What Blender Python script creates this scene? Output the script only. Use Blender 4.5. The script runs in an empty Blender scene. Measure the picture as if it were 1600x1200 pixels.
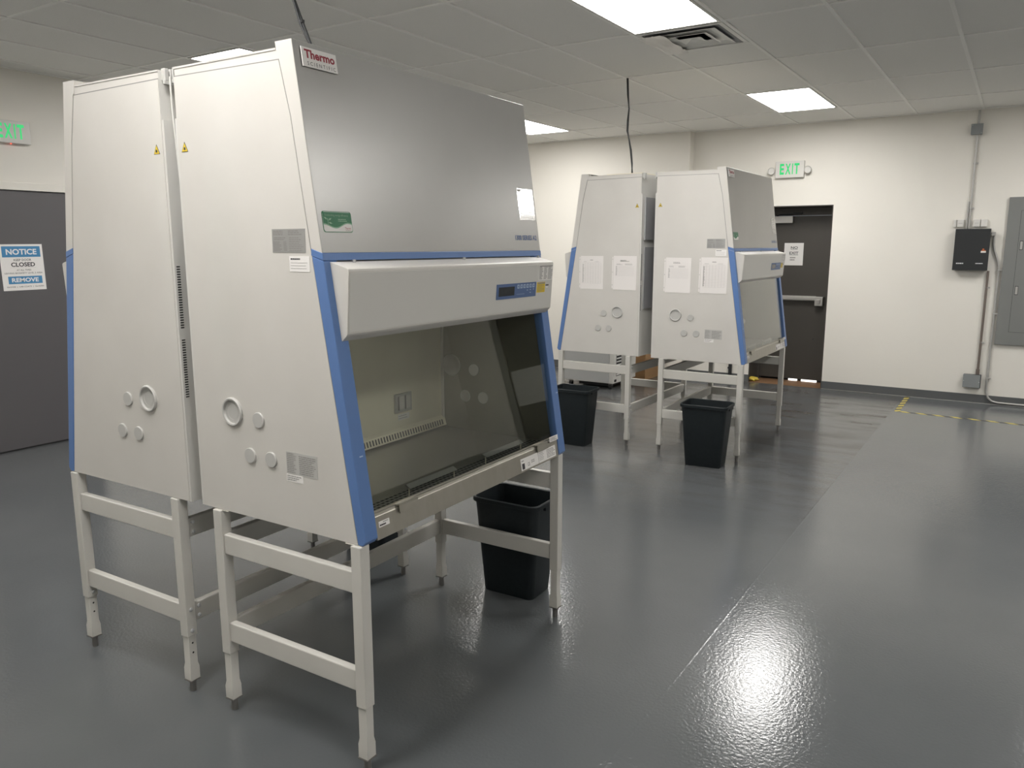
import bpy, math, random
from mathutils import Matrix, Vector

# ---------------------------------------------------------------- scene, camera, light
sc = bpy.context.scene
col = sc.collection
sc.view_settings.view_transform = 'Standard'
sc.view_settings.look = 'None'
sc.view_settings.exposure = 0.0
sc.view_settings.gamma = 1.0
sc.cycles.use_denoising = True
sc.cycles.max_bounces = 10
sc.cycles.diffuse_bounces = 6
sc.cycles.glossy_bounces = 5
sc.cycles.transparent_max_bounces = 12
sc.cycles.sample_clamp_indirect = 6.0
sc.cycles.caustics_reflective = False
sc.cycles.caustics_refractive = False

cam_data = bpy.data.cameras.new('camera')
cam = bpy.data.objects.new('camera', cam_data)
col.objects.link(cam)
cam_data.sensor_width = 36.0
cam_data.lens = 1224.03 / 1600 * 36.0
cam_data.clip_end = 60
_R = [[0.84062995, 0.54160942, -0.00072569], [0.0935402, -0.14650288, -0.98477771], [-0.5334712, 0.82776575, -0.17381696]]
_m = Matrix(((_R[0][0], -_R[1][0], -_R[2][0]), (_R[0][1], -_R[1][1], -_R[2][1]), (_R[0][2], -_R[1][2], -_R[2][2])))
cam.matrix_world = Matrix.Translation((2.44571, -1.70495, 1.73269)) @ _m.to_4x4()
sc.camera = cam

world = bpy.data.worlds.new('world')
world.use_nodes = True
world.node_tree.nodes['Background'].inputs[0].default_value = (0.9, 0.95, 1, 1)
world.node_tree.nodes['Background'].inputs[1].default_value = 0.3
sc.world = world

LIGHT_STRENGTH = 24.0      # radiance of the lit ceiling panels

# ---------------------------------------------------------------- materials
def new_mat(name, base=(0.8, 0.8, 0.8), rough=0.5, metal=0.0, spec=0.5, coat=0.0, coat_rough=0.1):
    m = bpy.data.materials.new(name)
    m.use_nodes = True
    b = m.node_tree.nodes['Principled BSDF']
    b.inputs['Base Color'].default_value = (*base, 1)
    b.inputs['Roughness'].default_value = rough
    b.inputs['Metallic'].default_value = metal
    b.inputs['Specular IOR Level'].default_value = spec
    b.inputs['Coat Weight'].default_value = coat
    b.inputs['Coat Roughness'].default_value = coat_rough
    return m

def nodes(m):
    nt = m.node_tree
    return nt, nt.nodes, nt.links, nt.nodes['Principled BSDF']

def add_noise(m, scale, c1, c2, detail=4, stretch=(1, 1, 1), lo=0.35, hi=0.65, bump=0, bump_scale=None, bump_dist=0.001):
    nt, N, L, b = nodes(m)
    tc = N.new('ShaderNodeTexCoord'); mp = N.new('ShaderNodeMapping')
    mp.inputs['Scale'].default_value = stretch
    L.new(tc.outputs['Object'], mp.inputs['Vector'])
    n = N.new('ShaderNodeTexNoise'); n.inputs['Scale'].default_value = scale; n.inputs['Detail'].default_value = detail
    L.new(mp.outputs[0], n.inputs['Vector'])
    r = N.new('ShaderNodeValToRGB')
    r.color_ramp.elements[0].position = lo; r.color_ramp.elements[1].position = hi
    r.color_ramp.elements[0].color = (*c1, 1); r.color_ramp.elements[1].color = (*c2, 1)
    L.new(n.outputs['Fac'], r.inputs[0]); L.new(r.outputs[0], b.inputs['Base Color'])
    if bump:
        n2 = N.new('ShaderNodeTexNoise'); n2.inputs['Scale'].default_value = bump_scale or scale; n2.inputs['Detail'].default_value = 2
        L.new(mp.outputs[0], n2.inputs['Vector'])
        bp = N.new('ShaderNodeBump'); bp.inputs['Strength'].default_value = bump; bp.inputs['Distance'].default_value = bump_dist
        L.new(n2.outputs['Fac'], bp.inputs['Height']); L.new(bp.outputs[0], b.inputs['Normal'])
    return n

def emit_mat(name, colr, strength):
    m = bpy.data.materials.new(name); m.use_nodes = True
    b = m.node_tree.nodes['Principled BSDF']
    b.inputs['Base Color'].default_value = (*colr, 1)
    b.inputs['Emission Color'].default_value = (*colr, 1)
    b.inputs['Emission Strength'].default_value = strength
    return m

M = {}
M['paint'] = new_mat('white powder coat', (0.62, 0.60, 0.565), 0.38)
add_noise(M['paint'], 3, (0.605, 0.585, 0.55), (0.635, 0.615, 0.58), bump=0.08, bump_scale=600, bump_dist=0.0004)
M['silver'] = new_mat('silver grey enamel', (0.42, 0.415, 0.40), 0.32, 0.42)
add_noise(M['silver'], 3, (0.41, 0.405, 0.39), (0.43, 0.425, 0.41), bump=0.06, bump_scale=500, bump_dist=0.0004)
M['hood_front'] = new_mat('hood enamel', (0.64, 0.63, 0.60), 0.36)
M['cover_grey'] = new_mat('grey service cover', (0.36, 0.36, 0.37), 0.45)
M['seam'] = new_mat('seam shadow gap', (0.22, 0.22, 0.21), 0.7)
M['blue'] = new_mat('blue enamel', (0.105, 0.20, 0.44), 0.35)
M['blue_dark'] = new_mat('blue panel', (0.085, 0.145, 0.31), 0.4)
M['steel'] = new_mat('brushed stainless steel', (0.84, 0.785, 0.63), 0.42, 0.4)
add_noise(M['steel'], 3, (0.80, 0.745, 0.60), (0.87, 0.82, 0.665), stretch=(1, 1.6, 0.8), bump=0.04, bump_scale=60, bump_dist=0.0005)
M['steel_rail'] = new_mat('brushed steel rail', (0.44, 0.42, 0.37), 0.34, 0.75)
add_noise(M['steel_rail'], 9, (0.43, 0.41, 0.355), (0.455, 0.435, 0.385), stretch=(1, 3, 1))
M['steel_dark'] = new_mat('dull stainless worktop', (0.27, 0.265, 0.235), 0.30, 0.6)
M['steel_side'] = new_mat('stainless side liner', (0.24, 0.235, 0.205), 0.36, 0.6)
M['slot'] = new_mat('dark slot', (0.012, 0.012, 0.013), 0.7)
M['black'] = new_mat('black plastic', (0.018, 0.02, 0.022), 0.45)
M['bin'] = new_mat('charcoal bin plastic', (0.012, 0.0165, 0.019), 0.5, spec=0.35)
add_noise(M['bin'], 40, (0.011, 0.0155, 0.018), (0.014, 0.019, 0.022), bump=0.15, bump_scale=500, bump_dist=0.0005)
M['white_plastic'] = new_mat('white plastic', (0.66, 0.65, 0.62), 0.45)
M['port'] = new_mat('grey white port plastic', (0.50, 0.495, 0.475), 0.45)
M['paper'] = new_mat('white paper', (0.82, 0.80, 0.78), 0.6)
M['sleeve'] = new_mat('paper in plastic sleeve', (0.82, 0.79, 0.77), 0.25)
M['print'] = new_mat('grey print', (0.30, 0.29, 0.28), 0.6)
M['print_faint'] = new_mat('faint print', (0.50, 0.485, 0.47), 0.6)
M['print_dark'] = new_mat('black print', (0.04, 0.04, 0.045), 0.6)
M['plate'] = new_mat('aluminium rating plate', (0.42, 0.42, 0.41), 0.42, 0.5)
M['foil'] = new_mat('glossy foil label', (0.62, 0.61, 0.59), 0.12, 0.6)
M['red'] = new_mat('dark red print', (0.30, 0.025, 0.045), 0.5)
M['green'] = new_mat('green sticker', (0.012, 0.16, 0.065), 0.4)
M['green_light'] = new_mat('pale green print', (0.25, 0.45, 0.30), 0.4)
M['yellow'] = new_mat('yellow sticker', (0.72, 0.52, 0.03), 0.5)
M['lcd'] = new_mat('dark display', (0.035, 0.04, 0.045), 0.2)
M['key'] = new_mat('pale blue key', (0.42, 0.52, 0.68), 0.4)
M['frame'] = new_mat('stand powder coat', (0.60, 0.585, 0.545), 0.36)
add_noise(M['frame'], 5, (0.585, 0.57, 0.53), (0.615, 0.60, 0.56), bump=0.08, bump_scale=600, bump_dist=0.0004)
M['bolt'] = new_mat('zinc bolt', (0.62, 0.63, 0.64), 0.3, 0.6)
M['foot'] = new_mat('dark zinc foot', (0.24, 0.23, 0.22), 0.38, 0.6)
M['wall'] = new_mat('painted wall', (0.78, 0.755, 0.70), 0.62, spec=0.35)
add_noise(M['wall'], 1.2, (0.77, 0.745, 0.69), (0.79, 0.765, 0.71), bump=0.12, bump_scale=180, bump_dist=0.0006)
M['tile'] = new_mat('ceiling tile', (0.84, 0.835, 0.81), 0.85, spec=0.2)
add_noise(M['tile'], 260, (0.80, 0.795, 0.77), (0.87, 0.865, 0.84), bump=0.25, bump_scale=260, bump_dist=0.001)
M['tee'] = new_mat('ceiling grid', (0.88, 0.875, 0.85), 0.5)
M['base'] = new_mat('grey vinyl base', (0.105, 0.11, 0.112), 0.4)
M['door_l'] = new_mat('grey door paint', (0.105, 0.10, 0.105), 0.42)
M['door_b'] = new_mat('brown grey door paint', (0.062, 0.056, 0.049), 0.45)
M['alu'] = new_mat('brushed aluminium', (0.50, 0.49, 0.47), 0.38, 0.75)
M['galv'] = new_mat('galvanised conduit', (0.46, 0.455, 0.44), 0.38, 0.35)
M['conduit_brown'] = new_mat('brownish conduit', (0.20, 0.165, 0.145), 0.45, 0.4)
M['box_grey'] = new_mat('grey enclosure', (0.235, 0.25, 0.255), 0.5)
M['panel_grey'] = new_mat('panel board grey', (0.195, 0.20, 0.195), 0.48)
M['notice_blue'] = new_mat('notice blue', (0.06, 0.24, 0.46), 0.5)
M['letter_white'] = new_mat('white lettering', (0.78, 0.79, 0.80), 0.5)
M['orange'] = new_mat('orange sticker', (0.6, 0.16, 0.05), 0.5)
M['cardboard'] = new_mat('cardboard', (0.30, 0.175, 0.08), 0.8)
add_noise(M['cardboard'], 30, (0.28, 0.16, 0.072), (0.32, 0.19, 0.09), stretch=(1, 1, 8))
M['cart_grey'] = new_mat('pale grey cart panel', (0.50, 0.505, 0.50), 0.4)
M['yellow_cloth'] = new_mat('yellow rubber', (0.62, 0.47, 0.06), 0.55)
M['threshold'] = new_mat('rusty threshold', (0.22, 0.12, 0.06), 0.6)
M['led'] = emit_mat('light panel', (1.0, 0.975, 0.94), LIGHT_STRENGTH)
M['exit_green'] = emit_mat('exit letters', (0.015, 0.66, 0.18), 0.95)
M['exit_green'].node_tree.nodes['Principled BSDF'].inputs['Base Color'].default_value = (0.01, 0.05, 0.02, 1)
M['exit_red'] = emit_mat('red pilot lamp', (1.0, 0.08, 0.05), 5.0)
M['daylight'] = emit_mat('daylight under door', (1, 0.98, 0.92), 1.6)
M['plastic_film'] = new_mat('white plastic film', (0.60, 0.58, 0.55), 0.3)
M['duct'] = new_mat('duct interior', (0.20, 0.21, 0.23), 0.5, 0.2)
M['louver'] = new_mat('diffuser blades', (0.74, 0.74, 0.72), 0.4)

# sash glass: thin pane, tinted see-through plus mirror reflection
g = bpy.data.materials.new('sash glass'); g.use_nodes = True
nt = g.node_tree; nt.nodes.clear()
out = nt.nodes.new('ShaderNodeOutputMaterial'); mix = nt.nodes.new('ShaderNodeMixShader')
tr = nt.nodes.new('ShaderNodeBsdfTransparent'); tr.inputs[0].default_value = (0.93, 0.945, 0.925, 1)
gl = nt.nodes.new('ShaderNodeBsdfGlossy'); gl.inputs['Roughness'].default_value = 0.0
gl.inputs[0].default_value = (1, 1, 1, 1)
ge = nt.nodes.new('ShaderNodeNewGeometry')
def _mth(op, a, b=None):
    q = nt.nodes.new('ShaderNodeMath'); q.operation = op
    for i_, v_ in enumerate((a, b)):
        if v_ is None: continue
        if isinstance(v_, float): q.inputs[i_].default_value = v_
        else: nt.links.new(v_, q.inputs[i_])
    return q.outputs[0]
dt = nt.nodes.new('ShaderNodeVectorMath'); dt.operation = 'DOT_PRODUCT'
nt.links.new(ge.outputs['Normal'], dt.inputs[0]); nt.links.new(ge.outputs['Incoming'], dt.inputs[1])
sch = _mth('ADD', _mth('MULTIPLY', _mth('POWER', _mth('SUBTRACT', 1.0, _mth('ABSOLUTE', dt.outputs['Value'])), 5.0), 0.94), 0.06)
nt.links.new(sch, mix.inputs[0]); nt.links.new(tr.outputs[0], mix.inputs[1]); nt.links.new(gl.outputs[0], mix.inputs[2])
nt.links.new(mix.outputs[0], out.inputs[0])
M['glass'] = g

# yellow and black hazard stripes (diagonal, along object X)
def stripe_mat(name, c1, c2, period):
    m = new_mat(name, c1, 0.5); nt, N, L, b = nodes(m)
    tc = N.new('ShaderNodeTexCoord'); sx = N.new('ShaderNodeSeparateXYZ'); L.new(tc.outputs['Object'], sx.inputs[0])
    ad = N.new('ShaderNodeMath'); ad.operation = 'ADD'; L.new(sx.outputs[0], ad.inputs[0]); L.new(sx.outputs[1], ad.inputs[1])
    dv = N.new('ShaderNodeMath'); dv.operation = 'DIVIDE'; dv.inputs[1].default_value = period; L.new(ad.outputs[0], dv.inputs[0])
    fc = N.new('ShaderNodeMath'); fc.operation = 'FRACT'; L.new(dv.outputs[0], fc.inputs[0])
    gt = N.new('ShaderNodeMath'); gt.operation = 'GREATER_THAN'; gt.inputs[1].default_value = 0.5; L.new(fc.outputs[0], gt.inputs[0])
    mx = N.new('ShaderNodeMix'); mx.data_type = 'RGBA'
    mx.inputs[6].default_value = (*c1, 1); mx.inputs[7].default_value = (*c2, 1)
    L.new(gt.outputs[0], mx.inputs[0]); L.new(mx.outputs[2], b.inputs['Base Color'])
    return m
M['hazard'] = stripe_mat('hazard stripes', (0.55, 0.46, 0.10), (0.05, 0.05, 0.05), 0.16)

# floor: glossy grey epoxy with orange-peel texture and a long joint ridge
m = new_mat('grey epoxy floor', (0.11, 0.115, 0.118), 0.2); nt, N, L, b = nodes(m)
tc = N.new('ShaderNodeTexCoord')
n1 = N.new('ShaderNodeTexNoise'); n1.inputs['Scale'].default_value = 0.8; n1.inputs['Detail'].default_value = 5; L.new(tc.outputs['Object'], n1.inputs['Vector'])
r1 = N.new('ShaderNodeValToRGB'); r1.color_ramp.elements[0].position = 0.3; r1.color_ramp.elements[1].position = 0.7
r1.color_ramp.elements[0].color = (0.098, 0.106, 0.112, 1); r1.color_ramp.elements[1].color = (0.120, 0.127, 0.132, 1)
L.new(n1.outputs['Fac'], r1.inputs[0])
# brownish scuffs toward the exit door
mp = N.new('ShaderNodeMapping'); mp.inputs['Scale'].default_value = (0.7, 2.2, 1); L.new(tc.outputs['Object'], mp.inputs['Vector'])
n2 = N.new('ShaderNodeTexNoise'); n2.inputs['Scale'].default_value = 2.2; n2.inputs['Detail'].default_value = 9; n2.inputs['Roughness'].default_value = 0.65; L.new(mp.outputs[0], n2.inputs['Vector'])
r2 = N.new('ShaderNodeValToRGB'); r2.color_ramp.elements[0].position = 0.42; r2.color_ramp.elements[1].position = 0.62; L.new(n2.outputs['Fac'], r2.inputs[0])
sx = N.new('ShaderNodeSeparateXYZ'); L.new(tc.outputs['Object'], sx.inputs[0])
mr = N.new('ShaderNodeMapRange'); mr.inputs[1].default_value = 2.6; mr.inputs[2].default_value = 6.5; mr.inputs[3].default_value = 0.0; mr.inputs[4].default_value = 0.95; L.new(sx.outputs[1], mr.inputs[0])
lt = N.new('ShaderNodeMath'); lt.operation = 'LESS_THAN'; lt.inputs[1].default_value = 1.42; L.new(sx.outputs[0], lt.inputs[0])
mu = N.new('ShaderNodeMath'); mu.operation = 'MULTIPLY'; L.new(mr.outputs[0], mu.inputs[0]); L.new(lt.outputs[0], mu.inputs[1])
mu2 = N.new('ShaderNodeMath'); mu2.operation = 'MULTIPLY'; L.new(mu.outputs[0], mu2.inputs[0]); L.new(r2.outputs[0], mu2.inputs[1])
mx = N.new('ShaderNodeMix'); mx.data_type = 'RGBA'; L.new(mu2.outputs[0], mx.inputs[0]); L.new(r1.outputs[0], mx.inputs[6]); mx.inputs[7].default_value = (0.060, 0.053, 0.046, 1)
L.new(mx.outputs[2], b.inputs['Base Color'])
# roughness variation
rr = N.new('ShaderNodeMapRange'); rr.inputs[3].default_value = 0.05; rr.inputs[4].default_value = 0.11; L.new(n1.outputs['Fac'], rr.inputs[0]); 
ra = N.new('ShaderNodeMath'); ra.operation = 'MULTIPLY_ADD'; ra.inputs[1].default_value = 0.22; L.new(mu2.outputs[0], ra.inputs[0]); L.new(rr.outputs[0], ra.inputs[2]); L.new(ra.outputs[0], b.inputs['Roughness'])
# bump: orange peel + joint at x = 1.419
n3 = N.new('ShaderNodeTexNoise'); n3.inputs['Scale'].default_value = 75; n3.inputs['Detail'].default_value = 4; L.new(tc.outputs['Object'], n3.inputs['Vector'])
b1 = N.new('ShaderNodeBump'); b1.inputs['Strength'].default_value = 0.8; b1.inputs['Distance'].default_value = 0.0012; L.new(n3.outputs['Fac'], b1.inputs['Height'])
sb = N.new('ShaderNodeMath'); sb.operation = 'SUBTRACT'; sb.inputs[1].default_value = 1.419; L.new(sx.outputs[0], sb.inputs[0])
ab = N.new('ShaderNodeMath'); ab.operation = 'ABSOLUTE'; L.new(sb.outputs[0], ab.inputs[0])
ms = N.new('ShaderNodeMapRange'); ms.interpolation_type = 'SMOOTHSTEP'; ms.inputs[1].default_value = 0.0; ms.inputs[2].default_value = 0.009; ms.inputs[3].default_value = 1.0; ms.inputs[4].default_value = 0.0; L.new(ab.outputs[0], ms.inputs[0])
b2 = N.new('ShaderNodeBump'); b2.inputs['Strength'].default_value = 0.5; b2.inputs['Distance'].default_value = 0.0007; L.new(ms.outputs[0], b2.inputs['Height']); L.new(b1.outputs[0], b2.inputs['Normal'])
L.new(b2.outputs[0], b.inputs['Normal'])
M['floor'] = m

# ---------------------------------------------------------------- mesh helpers
class Frame:
    """a flat working frame: origin, U (right), V (up), N (toward the viewer)"""
    def __init__(s, O, U, V, N):
        s.O, s.U, s.V, s.N = Vector(O), Vector(U), Vector(V), Vector(N)
    def p(s, u, v, n=0):
        return s.O + s.U * u + s.V * v + s.N * n

_text_cache = {}
def text_mesh(txt, weight):
    key = (txt, weight)
    if key in _text_cache: return _text_cache[key]
    cu = bpy.data.curves.new('lettering', 'FONT'); cu.body = txt; cu.offset = weight; cu.resolution_u = 3
    ob = bpy.data.objects.new('lettering', cu); col.objects.link(ob)
    dg = bpy.context.evaluated_depsgraph_get()
    me = bpy.data.meshes.new_from_object(ob.evaluated_get(dg))
    vs = [v.co.copy() for v in me.vertices]; fs = [tuple(p.vertices) for p in me.polygons]
    bpy.data.objects.remove(ob); bpy.data.curves.remove(cu); bpy.data.meshes.remove(me)
    _text_cache[key] = (vs, fs)
    return vs, fs

class MB:
    def __init__(s):
        s.v, s.f, s.m, s.mats, s.sm = [], [], [], [], []
    def mi(s, mat):
        if mat not in s.mats: s.mats.append(mat)
        return s.mats.index(mat)
    def add(s, vs, fs, mat, smooth=False):
        o = len(s.v); s.v += [tuple(x) for x in vs]; k = s.mi(mat)
        for f in fs:
            s.f.append(tuple(i + o for i in f)); s.m.append(k); s.sm.append(smooth)
        return s
    def box(s, x0, x1, y0, y1, z0, z1, mat):
        vs = [(x, y, z) for z in (z0, z1) for y in (y0, y1) for x in (x0, x1)]
        return s.add(vs, [(0, 2, 3, 1), (4, 5, 7, 6), (0, 1, 5, 4), (2, 6, 7, 3), (0, 4, 6, 2), (1, 3, 7, 5)], mat)
    def fbox(s, fr, u0, u1, v0, v1, n0, n1, mat):
        vs = [fr.p(u, v, n) for n in (n0, n1) for v in (v0, v1) for u in (u0, u1)]
        return s.add(vs, [(0, 2, 3, 1), (4, 5, 7, 6), (0, 1, 5, 4), (2, 6, 7, 3), (0, 4, 6, 2), (1, 3, 7, 5)], mat)
    def poly(s, fr, pts, n0, n1, mat):
        k = len(pts)
        vs = [fr.p(u, v, n0) for u, v in pts] + [fr.p(u, v, n1) for u, v in pts]
        fs = [tuple(range(k))[::-1], tuple(range(k, 2 * k))] + [(i, (i + 1) % k, (i + 1) % k + k, i + k) for i in range(k)]
        return s.add(vs, fs, mat)
    def prism(s, pts, y0, y1, mat):       # pts (x,z) extruded along y
        k = len(pts)
        vs = [(x, y0, z) for x, z in pts] + [(x, y1, z) for x, z in pts]
        fs = [tuple(range(k)), tuple(range(k, 2 * k))[::-1]] + [(i, i + k, (i + 1) % k + k, (i + 1) % k) for i in range(k)]
        return s.add(vs, fs, mat)
    def loft(s, rings, mat, cap0=True, cap1=True, smooth=False):
        k = len(rings[0]); vs = [p for r in rings for p in r]; fs = []
        for a in range(len(rings) - 1):
            for i in range(k):
                j = (i + 1) % k
                fs.append((a * k + i, a * k + j, (a + 1) * k + j, (a + 1) * k + i))
        o = len(s.v); s.add(vs, fs, mat, smooth)
        q = s.mi(mat)
        if cap0: s.f.append(tuple(o + i for i in range(k))[::-1]); s.m.append(q); s.sm.append(False)
        if cap1: s.f.append(tuple(o + (len(rings) - 1) * k + i for i in range(k))); s.m.append(q); s.sm.append(False)
        return s
    def tube(s, pts, r, mat, n=10, r_end=None):
        pts = [Vector(p) for p in pts]; rings = []
        prev = None
        for i, p in enumerate(pts):
            d = (pts[min(i + 1, len(pts) - 1)] - pts[max(i - 1, 0)]).normalized()
            if prev is None:
                a = d.orthogonal().normalized()
            else:
                a = (prev - d * prev.dot(d)).normalized()
            prev = a; b = d.cross(a)
            rad = r if r_end is None else r + (r_end - r) * i / (len(pts) - 1)
            rings.append([p + (a * math.cos(t) + b * math.sin(t)) * rad for t in [2 * math.pi * k / n for k in range(n)]])
        return s.loft(rings, mat, smooth=True)
    def cyl(s, p0, p1, r, mat, n=20, r1=None):
        return s.tube([p0, p1], r, mat, n, r1)
    def lathe(s, c, axis, prof, mat, n=32, ref=None):   # prof: (radius, height along axis)
        c, axis = Vector(c), Vector(axis).normalized(); a = (Vector(ref) if ref else axis.orthogonal()).normalized(); b = axis.cross(a)
        rings = [[c + axis * h + (a * math.cos(t) + b * math.sin(t)) * max(r, 1e-5) for t in [2 * math.pi * k / n for k in range(n)]] for r, h in prof]
        return s.loft(rings, mat, smooth=True)
    def text(s, fr, txt, u0, u1, v0, v1, mat, n=0.0012, weight=0.0):
        vs, fs = text_mesh(txt, weight)
        if not vs: return s
        xs = [v.x for v in vs]; ys = [v.y for v in vs]
        ax, bx, ay, by = min(xs), max(xs), min(ys), max(ys)
        return s.add([fr.p(u0 + (v.x - ax) / (bx - ax) * (u1 - u0), v0 + (v.y - ay) / (by - ay) * (v1 - v0), n) for v in vs], fs, mat)
    def lines(s, fr, u0, u1, v0, v1, rows, mat, seed=0, n=0.0010, fill=0.5, words=True):
        """rows of unreadable fine print"""
        rnd = random.Random(seed); h = (v1 - v0) / rows
        for r in range(rows):
            u = u0; vv = v1 - (r + 1) * h + h * (1 - fill) / 2
            end = u0 + (u1 - u0) * rnd.uniform(0.6, 1.0)
            while u < end - 1e-4:
                w = min((u1 - u0) * rnd.uniform(0.08, 0.24) if words else (end - u), end - u)
                s.add([fr.p(u, vv, n), fr.p(u + w, vv, n), fr.p(u + w, vv + h * fill, n), fr.p(u, vv + h * fill, n)], [(0, 1, 2, 3)], mat)
                u += w + (u1 - u0) * 0.025
        return s
    def quad(s, fr, u0, u1, v0, v1, n, mat):
        return s.add([fr.p(u0, v0, n), fr.p(u1, v0, n), fr.p(u1, v1, n), fr.p(u0, v1, n)], [(0, 1, 2, 3)], mat)
    def build(s, name, parent=None, bevel=0.0, seg=2, loc=None, rz=0.0):
        me = bpy.data.meshes.new(name); me.from_pydata(s.v, [], s.f)
        for k in s.mats: me.materials.append(M[k])
        me.polygons.foreach_set('material_index', s.m); me.polygons.foreach_set('use_smooth', s.sm)
        me.update()
        if any(s.sm): me.set_sharp_from_angle(angle=math.radians(38))
        ob = bpy.data.objects.new(name, me); col.objects.link(ob)
        if loc is not None: ob.location = loc
        ob.rotation_euler[2] = rz
        if parent is not None: ob.parent = parent
        if bevel:
            md = ob.modifiers.new('edge', 'BEVEL'); md.width = bevel; md.segments = seg; md.limit_method = 'ANGLE'; md.angle_limit = math.radians(40)
        return ob

def empty(name, loc=(0, 0, 0), rz=0.0):
    o = bpy.data.objects.new(name, None); col.objects.link(o)
    o.location = loc; o.rotation_euler[2] = rz; o.empty_display_size = 0.1
    return o
def tag(o, label, cat, group=None, kind=None):
    o['label'] = label; o['category'] = cat
    if group: o['group'] = group
    if kind: o['kind'] = kind
    return o
def struct(o):
    o['kind'] = 'structure'; return o
def part_label(o, t):
    o['label'] = t; return o
def kids(o): return [c for c in bpy.data.objects if c.parent == o]
def copy_tree(o, parent=None, skip=()):
    c = o.copy(); col.objects.link(c); c.parent = parent
    for ch in kids(o):
        if ch.name.split('.')[0] in skip: continue
        copy_tree(ch, c, skip)
    return c
def put(o, loc, rz):
    o.location = loc; o.rotation_euler[2] = rz

# ---------------------------------------------------------------- room
ZC = 3.158; YB = 8.3265; YJ = 8.18; XL = -4.66; XR = 6.3; YF = -3.5
XJ = -1.235                                    # where the back wall steps
struct(MB().box(XL - .3, XR + .3, YF - .3, YB + .8, -.12, 0, 'floor').build('floor'))
struct(MB().box(XL - .3, XR + .3, YF - .3, YB + .8, ZC + .008, ZC + .15, 'tile').build('ceiling'))
# back wall with exit door recess and the far right doorway
DX0, DX1, DZ, DY = -.395, .505, 2.208, 8.68
EX0, EX1, EZ = 4.42, 5.36, 2.08
w = MB()
w.box(XJ, DX0, YB, YB + .45, 0, ZC + .005, 'wall'); w.box(DX0, DX1, YB, YB + .45, DZ, ZC + .005, 'wall')
w.box(DX1, EX0, YB, YB + .45, 0, ZC + .005, 'wall'); w.box(EX0, EX1, YB, YB + .45, EZ, ZC + .005, 'wall'); w.box(EX1, XR + .2, YB, YB + .45, 0, ZC + .005, 'wall')
struct(w.build('wall_back'))
struct(MB().box(XL - .2, XJ, YJ, YB + .45, 0, ZC + .005, 'wall').build('wall_backleft'))
# left wall with door opening
LY0, LY1, LZ = 1.13, 2.235, 2.21
w = MB()
w.box(XL - .2, XL, YF, LY0, 0, ZC + .005, 'wall'); w.box(XL - .2, XL, LY1, YJ, 0, ZC + .005, 'wall'); w.box(XL - .2, XL, LY0, LY1, LZ, ZC + .005, 'wall')
struct(w.build('wall_left'))
struct(MB().box(XR, XR + .2, YF, YB, 0, ZC + .005, 'wall').build('wall_right'))
struct(MB().box(XL - .2, XR + .2, YF - .2, YF, 0, ZC + .005, 'wall').build('wall_front'))
# vinyl base
w = MB(); w.box(DX1, EX0 - .1, YB - .006, YB, 0, .094, 'base'); w.box(EX1 + .12, XR, YB - .006, YB, 0, .094, 'base'); w.box(XJ, DX0, YB - .006, YB, 0, .094, 'base'); 
struct(MB().box(XL, XJ, YJ - .006, YJ, 0, .094, 'base').build('baseboard_backleft'))
w.box(DX1, EX0 - .1, YB - .014, YB - .006, 0, .004, 'alu')
struct(w.build('baseboard_back'))
w = MB(); w.box(XL, XL + .006, YF, LY0 - .05, 0, .094, 'base'); w.box(XL, XL + .006, LY1 + .05, YJ - .006, 0, .094, 'base')
struct(w.build('baseboard_left'))
struct(MB().box(XR - .006, XR, YF, YB, 0, .094, 'base').build('baseboard_right'))
# ceiling grid
SX, SY, GX, GY = .6334, 1.2668, .6785, 2.288
w = MB()
i = -9
while GX + i * SX < XR:
    x = GX + i * SX
    if x > XL: w.box(x - .012, x + .012, YF, YB, ZC, ZC + .008, 'tee')
    i += 1
j = -6
while GY + j * SY < YB:
    y = GY + j * SY
    if y > YF: w.box(XL, XR, y - .0115, y + .0115, ZC + .0015, ZC + .008, 'tee')
    j += 1
w.box(GX - SX, GX, GY + SY + .6334 - .0115, GY + SY + .6334 + .0115, ZC + .0015, ZC + .008, 'tee')
w.box(XL, XR, YB - .022, YB, ZC - .001, ZC + .008, 'tee'); w.box(XL, XL + .022, YF, YB, ZC - .001, ZC + .008, 'tee'); w.box(XL, XJ, YJ - .022, YJ, ZC - .001, ZC + .008, 'tee')
struct(w.build('trim_1'))

# ---------------------------------------------------------------- doors
# door 1: brown grey exit door in the back wall recess
d = struct(empty('door_1', (0, 0, 0)))
MB().box(DX0 + .045, DX1 - .045, DY, DY + .045, .035, DZ - .11, 'door_b').build('door_slab', d, .002)
f = MB(); f.box(DX0, DX0 + .045, DY - .02, DY + .07, 0, DZ, 'door_b'); f.box(DX1 - .045, DX1, DY - .02, DY + .07, 0, DZ, 'door_b'); f.box(DX0 + .045, DX1 - .045, DY - .02, DY + .07, DZ - .105, DZ, 'door_b')
f.box(DX0, DX0 + .012, YB + .001, DY - .02, .004, DZ, 'door_b'); f.box(DX1 - .012, DX1, YB + .001, DY - .02, .004, DZ, 'door_b'); f.box(DX0 + .012, DX1 - .012, YB + .001, DY - .02, DZ - .012, DZ, 'door_b')
f.build('door_frame', d, .002)
f = MB(); f.box(DX0, DX1, YB + .002, DY + .07, 0, .004, 'threshold'); f.build('threshold', d)
f = MB(); f.box(DX0 + .045, DX1 - .045, DY + .07, DY + .10, 0, .05, 'slot'); f.box(.02, .13, DY + .02, DY + .03, .006, .030, 'daylight'); f.box(.18, .37, DY + .02, DY + .03, .006, .032, 'daylight'); f.build('door_gap', d)
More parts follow.
